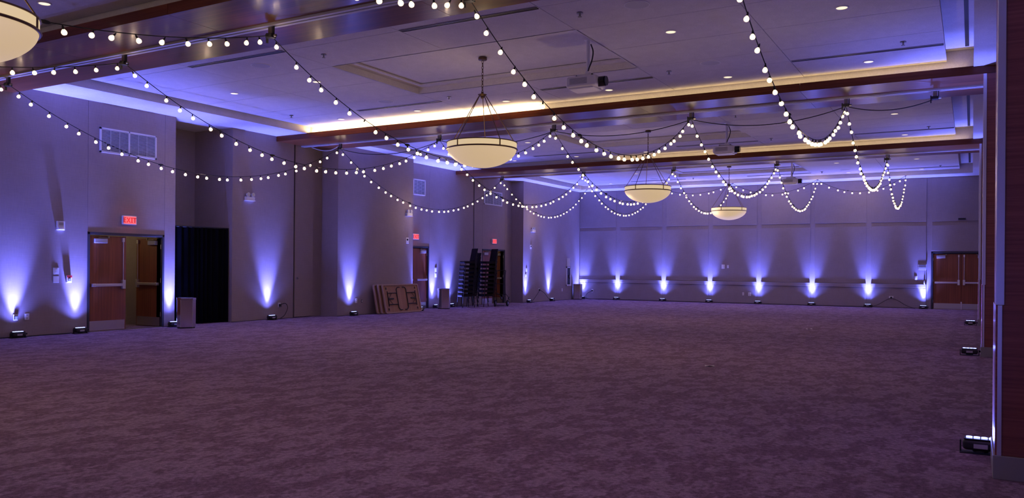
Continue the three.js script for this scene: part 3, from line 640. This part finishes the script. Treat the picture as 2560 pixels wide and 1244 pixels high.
{
  const [x, y] = farAt(2306, 667), o = onFar('room_plaque', 'grey plaque on the far wall beside the double door', 'plaque', x, y);
  part('board', bx(-0.14, 0.14, -0.11, 0.11, 0, 0.012, 0.003), M.plasticGrey, o); part('band', [bx(-0.12, 0.12, -0.01, 0.01, 0.011, 0.014), bx(-0.12, 0.12, 0.05, 0.08, 0.011, 0.014)], M.frame, o);
  const [xb] = farAt(2311, 703), b = thing('bottle', 'small bottle standing on the chair rail beside the far double door', 'bottle', [xb, 0.94, FAR + 0.036]);
  part('body', new THREE.LatheGeometry([[0, 0], [0.022, 0], [0.024, 0.01], [0.024, 0.12], [0.012, 0.15], [0.012, 0.165], [0, 0.165]].map(([a, c]) => new THREE.Vector2(a, c)), 14), M.plastic, b); part('cap', cyl(0.014, 0.014, 0.025, 0, 0.177, 0, 12), M.rubber, b);
  const [xv, yv] = farAt(2405, 547), v = onFar('wall_sensor', 'small dark sensor high on the far wall over the double door', 'sensor', xv, yv);
  part('case', bx(-0.13, 0.13, -0.035, 0.035, 0, 0.05, 0.01), M.frame, v); part('window', bx(-0.1, 0.1, -0.015, 0.015, 0.048, 0.053), M.blackGloss, v);
}
{ // fire extinguisher cabinet and its sign on the last bay
  const [y, z] = leftAt(1420, 690, P), o = onLeft('extinguisher_cabinet', 'narrow fire extinguisher cabinet on the last bay beside the corner bin', 'cabinet', y, z, P);
  part('frame', [bx(-0.22, 0.22, 0.38, 0.44, 0, 0.04), bx(-0.22, 0.22, -0.44, -0.38, 0, 0.06), bx(-0.22, -0.16, -0.44, 0.44, 0, 0.04), bx(0.16, 0.22, -0.44, 0.44, 0, 0.04)], M.plastic, o);
  part('inside', bx(-0.16, 0.16, -0.38, 0.38, 0.001, 0.006), M.frame, o);
  part('glass_door', bx(-0.155, 0.155, -0.375, 0.375, 0.02, 0.028), M.blackGloss, o, 'dark glass door');
  part('handle', bx(0.10, 0.125, -0.06, 0.06, 0.028, 0.05, 0.004), M.alu, o);
  const [y2, z2] = leftAt(1418, 655, P), s = onLeft('projecting_sign', 'thin white sign standing out from the wall above the extinguisher cabinet', 'sign', y2, z2, P);
  part('blade', bx(-0.004, 0.004, -0.18, 0.18, 0.01, 0.14), M.plastic, s); part('foot', bx(-0.02, 0.02, -0.18, 0.18, 0, 0.012), M.plastic, s);
}

// ───────────────────────── curtain
{
  const o = thing('black_curtain', 'black drape on a rail closing the wall recess beside the steel bin', 'curtain', [L - 0.14, 0, -13.865]);
  const w = 1.70, h = 2.40, nx = 120, ny = 8, g = new THREE.PlaneGeometry(w, h, nx, ny), p = g.attributes.position;
  for (let i = 0; i < p.count; i++) { const u = p.getX(i), v = (p.getY(i) + h / 2) / h; p.setZ(i, Math.sin(u * 41 + Math.sin(u * 7) * 1.5) * (0.032 + 0.012 * (1 - v)) + Math.sin(u * 17) * 0.012); }
  g.translate(0, h / 2 + 0.015, 0); g.rotateY(Math.PI / 2); g.computeVertexNormals();
  const back = g.clone().translate(-0.006, 0, 0);
  part('drape', [g, back], phys(rgb(0.004, 0.004, 0.006), 1, { specularIntensity: 0, side: THREE.DoubleSide }), o);
  part('rail', bar(V(0.0, 2.43, -0.86), V(0.0, 2.43, 0.86), 0.02), M.black, o);
}

// ───────────────────────── steel bins
function bin(x, z, turn, label, mat = M.polished) {
  const o = thing('steel_bin', label, 'trash can', [x, 0, z], turn), w = 0.40, d = 0.34, h = 0.71, c = 0.07;
  const s = new THREE.Shape(); const q = [[-w / 2 + c, -d / 2], [w / 2 - c, -d / 2], [w / 2, -d / 2 + c], [w / 2, d / 2 - c], [w / 2 - c, d / 2], [-w / 2 + c, d / 2], [-w / 2, d / 2 - c], [-w / 2, -d / 2 + c]];
  q.forEach(([a, b], i) => i ? s.lineTo(a, b) : s.moveTo(a, b));
  const ex = (y0, y1, k) => { const g = new THREE.ExtrudeGeometry(s, { depth: y1 - y0, bevelEnabled: true, bevelSize: 0.004, bevelThickness: 0.004, bevelSegments: 1 }); g.rotateX(-Math.PI / 2); g.scale(k, 1, k); return g.translate(0, y0, 0); };
  part('shell', ex(0.03, h - 0.05, 1), mat, o);
  part('plinth', ex(0.0, 0.03, 0.93), M.black, o);
  part('top_rim', ex(h - 0.045, h, 1.03), M.polished, o);
  part('liner', ex(h - 0.0, h + 0.004, 0.85), M.black, o, 'black liner opening');
  for (const sx of [-1, 1]) part('corner_post', bx(sx * (w / 2 - c) - 0.006, sx * (w / 2 - c) + 0.006, 0.03, h - 0.04, d / 2, d / 2 + 0.008), M.steel, o);
  return o;
}
bin(-16.08, -12.80, 0.95, 'stainless steel bin standing in front of the black curtain');
bin(-16.12, -23.56, 0.9, 'stainless steel bin between two uplights beside the stacked chairs');
bin(-15.95, -34.30, 0.3, 'stainless steel bin in the far corner by the extinguisher cabinet');

// ───────────────────────── folding tables leaning on the bay
function foldingTable(x, z, label) {
  // lies on a long edge, top against the wall; local: x along the wall (turned), y up, z away from the wall (underside)
  const o = thing('folding_table', label, 'folding table', [x, 0, z], LEFTW, undefined);
  const tilt = new THREE.Group();
  const w = 1.86, h = 0.92, t = 0.024, A = -0.21, ca = Math.cos(A), sa = Math.sin(A);
  const put = (name, geo, mat, lab) => { const g = merge(geo).clone(); g.translate(0, 0, 0); g.rotateX(A); return part(name, g, mat, o, lab); };
  const rr = (w2, h2, r, cy) => { const s = new THREE.Shape(), a = -w2 / 2, b = w2 / 2, c = cy - h2 / 2, d = cy + h2 / 2; s.moveTo(a + r, c); s.lineTo(b - r, c); s.quadraticCurveTo(b, c, b, c + r); s.lineTo(b, d - r); s.quadraticCurveTo(b, d, b - r, d); s.lineTo(a + r, d); s.quadraticCurveTo(a, d, a, d - r); s.lineTo(a, c + r); s.quadraticCurveTo(a, c, a + r, c); return s; };
  const top = new THREE.ExtrudeGeometry(rr(w, h, 0.07, h / 2), { depth: t, bevelEnabled: true, bevelSize: 0.004, bevelThickness: 0.004, bevelSegments: 1 });
  put('table_top', metreUV(top), M.ply, 'plywood underside of the top');
  const lip = rr(w, h, 0.07, h / 2); lip.holes.push(rr(w - 0.07, h - 0.07, 0.05, h / 2));
  put('edge_rim', new THREE.ExtrudeGeometry(lip, { depth: 0.03, bevelEnabled: false }).translate(0, 0, t), M.plyEdge);
  const z0 = t + 0.022, r = 0.013, y = h / 2;
  for (const s of [-1, 1]) {
    // folded leg: a U lying on the underside with rounded feet towards the middle
    const pts = [V(s * 0.07, y - 0.36, z0), V(s * 0.17, y - 0.36, z0), V(s * 0.245, y - 0.30, z0), V(s * 0.25, y - 0.2, z0), V(s * 0.25, y + 0.2, z0), V(s * 0.245, y + 0.30, z0), V(s * 0.17, y + 0.36, z0), V(s * 0.07, y + 0.36, z0)];
    put('leg_frame', [tube(pts, r, 48, 8), bar(V(s * 0.25, y - 0.18, z0), V(s * 0.72, y - 0.18, z0), r), bar(V(s * 0.25, y + 0.18, z0), V(s * 0.72, y + 0.18, z0), r), bar(V(s * 0.72, y - 0.24, z0), V(s * 0.72, y + 0.24, z0), r)], M.chairFrame, 'dark steel folded legs');
    put('leg_brace', [bar(V(s * 0.70, y, z0), V(s * 0.52, y - 0.17, z0), 0.007), bar(V(s * 0.70, y, z0), V(s * 0.52, y + 0.17, z0), 0.007), bx(s * 0.45, s * 0.71, y - 0.02, y + 0.02, t, t + 0.035)], M.chairFrame);
    for (const v of [-1, 1]) put('foot_clip', bx(s * 0.735, s * 0.765, y + v * 0.33 - 0.035, y + v * 0.33 + 0.035, t, t + 0.025, 0.006), M.black);
  }
  o.position.y = 0.004;
  return o;
}
foldingTable(P + 0.265, -20.57, 'plywood folding table leaning directly on the bay wall, behind two others');
foldingTable(P + 0.335, -20.69, 'plywood folding table leaning between two others');
foldingTable(P + 0.405, -20.82, 'plywood folding table showing its folded steel legs, foremost of three leaning together');

// ───────────────────────── stacked banquet chairs
{
  const o = thing('banquet_chair', '', 'chair');
  const seat = part('seat', cb(0.385, 0.09, 0.45, 0, 0.43, 0.02, 0.035), M.vinyl, o, 'black padded seat');
  part('backrest', cb(0.385, 0.46, 0.06, 0, 0, 0, 0.025).rotateX(-0.2).translate(0, 0.70, -0.245), M.vinyl, o, 'black padded backrest');
  for (const s of [-1, 1]) {
    part('leg', bar(V(s * 0.207, 0.41, 0.2), V(s * 0.222, 0, 0.23), 0.0125), M.chairFrame, o);
    part('leg', bar(V(s * 0.207, 0.42, -0.18), V(s * 0.222, 0, -0.26), 0.0125), M.chairFrame, o);
    part('back_post', bar(V(s * 0.205, 0.42, -0.19), V(s * 0.205, 0.93, -0.30), 0.0125), M.chairFrame, o);
  }
  part('seat_frame', [bar(V(-0.2, 0.40, 0.2), V(0.2, 0.40, 0.2), 0.011), bar(V(-0.2, 0.40, -0.17), V(0.2, 0.40, -0.17), 0.011), bar(V(-0.2, 0.40, -0.17), V(-0.2, 0.40, 0.2), 0.011), bar(V(0.2, 0.40, -0.17), V(0.2, 0.40, 0.2), 0.011)], M.chairFrame, o);
  part('top_rail', bar(V(-0.205, 0.93, -0.30), V(0.205, 0.93, -0.30), 0.0125), M.chairFrame, o);
  const stacks = [[-16.12, -24.95, 9, -0.5, 'the stack beside the steel bin'], [-15.80, -25.85, 9, -0.45, 'the stack next to the chair cart'], [-16.38, -25.62, 8, -0.52, 'the stack behind two others']];
  let first = true;
  for (const [x, z, n, turn, lab] of stacks) for (let i = 0; i < n; i++) {
    const grp = 'chairs in ' + lab, nm = `black padded chair, ${['lowest', 'second from the floor', 'third from the floor', 'fourth from the floor', 'fifth from the floor', 'sixth from the floor', 'seventh from the floor', 'second from the top', 'topmost'][i]} in ${lab}`, at = [x + i * 0.008, i * 0.152, z - i * 0.006];
    if (first) { o.position.set(...at); o.rotation.y = turn; o.userData.label = nm; o.userData.group = grp; first = false; }
    else dup(o, at, turn, nm, grp);
  }
}
{ // two-wheeled chair cart tipped against the stack
  const o = thing('chair_cart', 'black two-wheeled chair cart with tubular handle beside the stacked chairs', 'hand truck', [-15.52, 0, -26.5], 0.25);
  for (const s of [-1, 1]) part('upright', tube([V(s * 0.17, 0.12, -0.02), V(s * 0.17, 0.5, 0.02), V(s * 0.17, 1.0, 0.06), V(s * 0.17, 1.28, 0.02)], 0.015, 20, 8), M.chairFrame, o);
  part('handle', tube([V(-0.17, 1.27, 0.02), V(-0.16, 1.34, -0.06), V(0, 1.35, -0.09), V(0.16, 1.34, -0.06), V(0.17, 1.27, 0.02)], 0.015, 24, 8), M.chairFrame, o);
  part('crossbar', [bar(V(-0.17, 0.45, 0.02), V(0.17, 0.45, 0.02), 0.011), bar(V(-0.17, 0.85, 0.05), V(0.17, 0.85, 0.05), 0.011)], M.chairFrame, o);
  part('toe_plate', bx(-0.2, 0.2, 0.035, 0.05, -0.02, 0.28, 0.003), M.chairFrame, o);
  for (const s of [-1, 1]) { const w = part('wheel', [new THREE.TorusGeometry(0.085, 0.036, 10, 24).rotateY(Math.PI / 2).translate(s * 0.24, 0.121, -0.06)], M.rubber, o, 'black rubber wheel'); part('hub', cyl(0.055, 0.055, 0.05, s * 0.24, 0.121, -0.06, 16, 'x'), M.steel, w); }
  part('axle', bar(V(-0.24, 0.121, -0.06), V(0.24, 0.121, -0.06), 0.01), M.steelDark, o);
  for (const s of [-1, 1]) { part('kick_leg', tube([V(s * 0.15, 0.5, 0.0), V(s * 0.15, 0.42, -0.25), V(s * 0.15, 0.32, -0.55)], 0.012, 14, 6), M.chairFrame, o); const c = part('caster', new THREE.TorusGeometry(0.04, 0.02, 8, 16).rotateY(Math.PI / 2).translate(s * 0.15, 0.28, -0.58), M.rubber, o); part('caster_hub', cyl(0.025, 0.025, 0.03, s * 0.15, 0.28, -0.58, 12, 'x'), M.steel, c); }
}

// ───────────────────────── cables on walls and floor, scraps of paper
const cord = (label, pts, r = 0.009) => { const o = thing('power_cable', label, 'cable', [pts[0].x, 0, pts[0].z]); part('cord', tube(pts.map((p) => V(p.x - pts[0].x, p.y, p.z - pts[0].z)), r, pts.length * 14, 6), M.rubber, o); return o; };
cord('black cable along the foot of the wall by the strobe', [V(L + 0.04, 0.012, -7.6), V(L + 0.06, 0.012, -8.6), V(L + 0.1, 0.012, -9.2), V(L + 0.05, 0.012, -9.8), V(L + 0.08, 0.012, -10.35)]);
{ const [y, z] = leftAt(698, 760); cord('black cable looping from an outlet to the uplight beside the pocket door', [V(L + 0.06, y, z), V(L + 0.12, y + 0.02, z - 0.12), V(L + 0.12, 0.32, z - 0.2), V(L + 0.14, 0.12, z - 0.08), V(L + 0.22, 0.05, z + 0.12), V(L + 0.24, 0.03, z + 0.2)]); }
{ const [y, z] = leftAt(1347, 724, P); cord('black cable looping down from the last bay outlet to the floor', [V(P + 0.06, y, z), V(P + 0.1, y - 0.12, z + 0.25), V(P + 0.12, 0.12, z + 0.7), V(P + 0.2, 0.012, z + 1.1), V(P + 0.26, 0.02, -30.0)]); cord('black cable from the last bay outlet to the uplight by the extinguisher cabinet', [V(P + 0.06, y - 0.01, z - 0.01), V(P + 0.1, y - 0.15, z - 0.35), V(P + 0.12, 0.08, z - 0.8), V(P + 0.2, 0.012, z - 1.1), V(P + 0.24, 0.02, -31.97)]); }
{ const [x, y] = farAt(1481, 726); cord('black cable from the corner outlet running along the foot of the far wall', [V(x, y, FAR + 0.06), V(x - 0.25, y - 0.15, FAR + 0.1), V(x - 0.3, 0.1, FAR + 0.12), V(x - 0.1, 0.012, FAR + 0.14), V(x + 0.5, 0.012, FAR + 0.12), V(-14.4, 0.012, FAR + 0.16)]); }
for (let i = 1; i < 6; i++) cord('black cable on the floor between two uplights of the panelled far wall', [V(bandX[i] + 0.15, 0.012, FAR + 0.24), V(bandX[i] + 0.6, 0.012, FAR + 0.1), V((bandX[i] + bandX[i + 1]) / 2, 0.012, FAR + 0.13), V(bandX[i + 1] - 0.6, 0.012, FAR + 0.09), V(bandX[i + 1] - 0.15, 0.012, FAR + 0.24)]).userData.group = 'cables along the far wall';
{ const [x, y] = farAt(2228, 743); cord('black cable looping from the far wall outlet towards the band uplight', [V(x - 0.03, y - 0.02, FAR + 0.06), V(x - 0.25, y - 0.15, FAR + 0.1), V(x - 0.5, 0.1, FAR + 0.1), V(x - 0.9, 0.012, FAR + 0.12), V(-3.42, 0.012, FAR + 0.24)]); cord('black cable looping from the far wall outlet towards the far double door', [V(x + 0.03, y - 0.02, FAR + 0.06), V(x + 0.25, y - 0.12, FAR + 0.1), V(x + 0.5, 0.13, FAR + 0.1), V(x + 0.8, 0.015, FAR + 0.12), V(-1.9, 0.012, FAR + 0.24)]); }
for (const [px, py, lab] of [[2023, 822, 'bright white paper scrap lying on the carpet'], [1774, 915, 'dull paper scrap lying on the carpet']]) {
  const [x, z] = px2wall(px, py).floor(), o = thing('paper_scrap', lab, 'paper scrap', [x, 0.002, z], 0.3);
  const g = new THREE.PlaneGeometry(0.14, 0.10, 6, 4).rotateX(-Math.PI / 2), p = g.attributes.position; for (let i = 0; i < p.count; i++) p.setY(i, 0.006 + 0.006 * Math.sin(p.getX(i) * 40 + p.getZ(i) * 25)); g.computeVertexNormals();
  const g2 = g.clone().translate(0, -0.002, 0);
  part('sheet', [g, g2], px === 2023 ? M.paper : M.plasticGrey, o);
}

scene.traverse((o) => { if (o.isMesh) o.castShadow = o.receiveShadow = true; });
renderer.render(scene, camera);
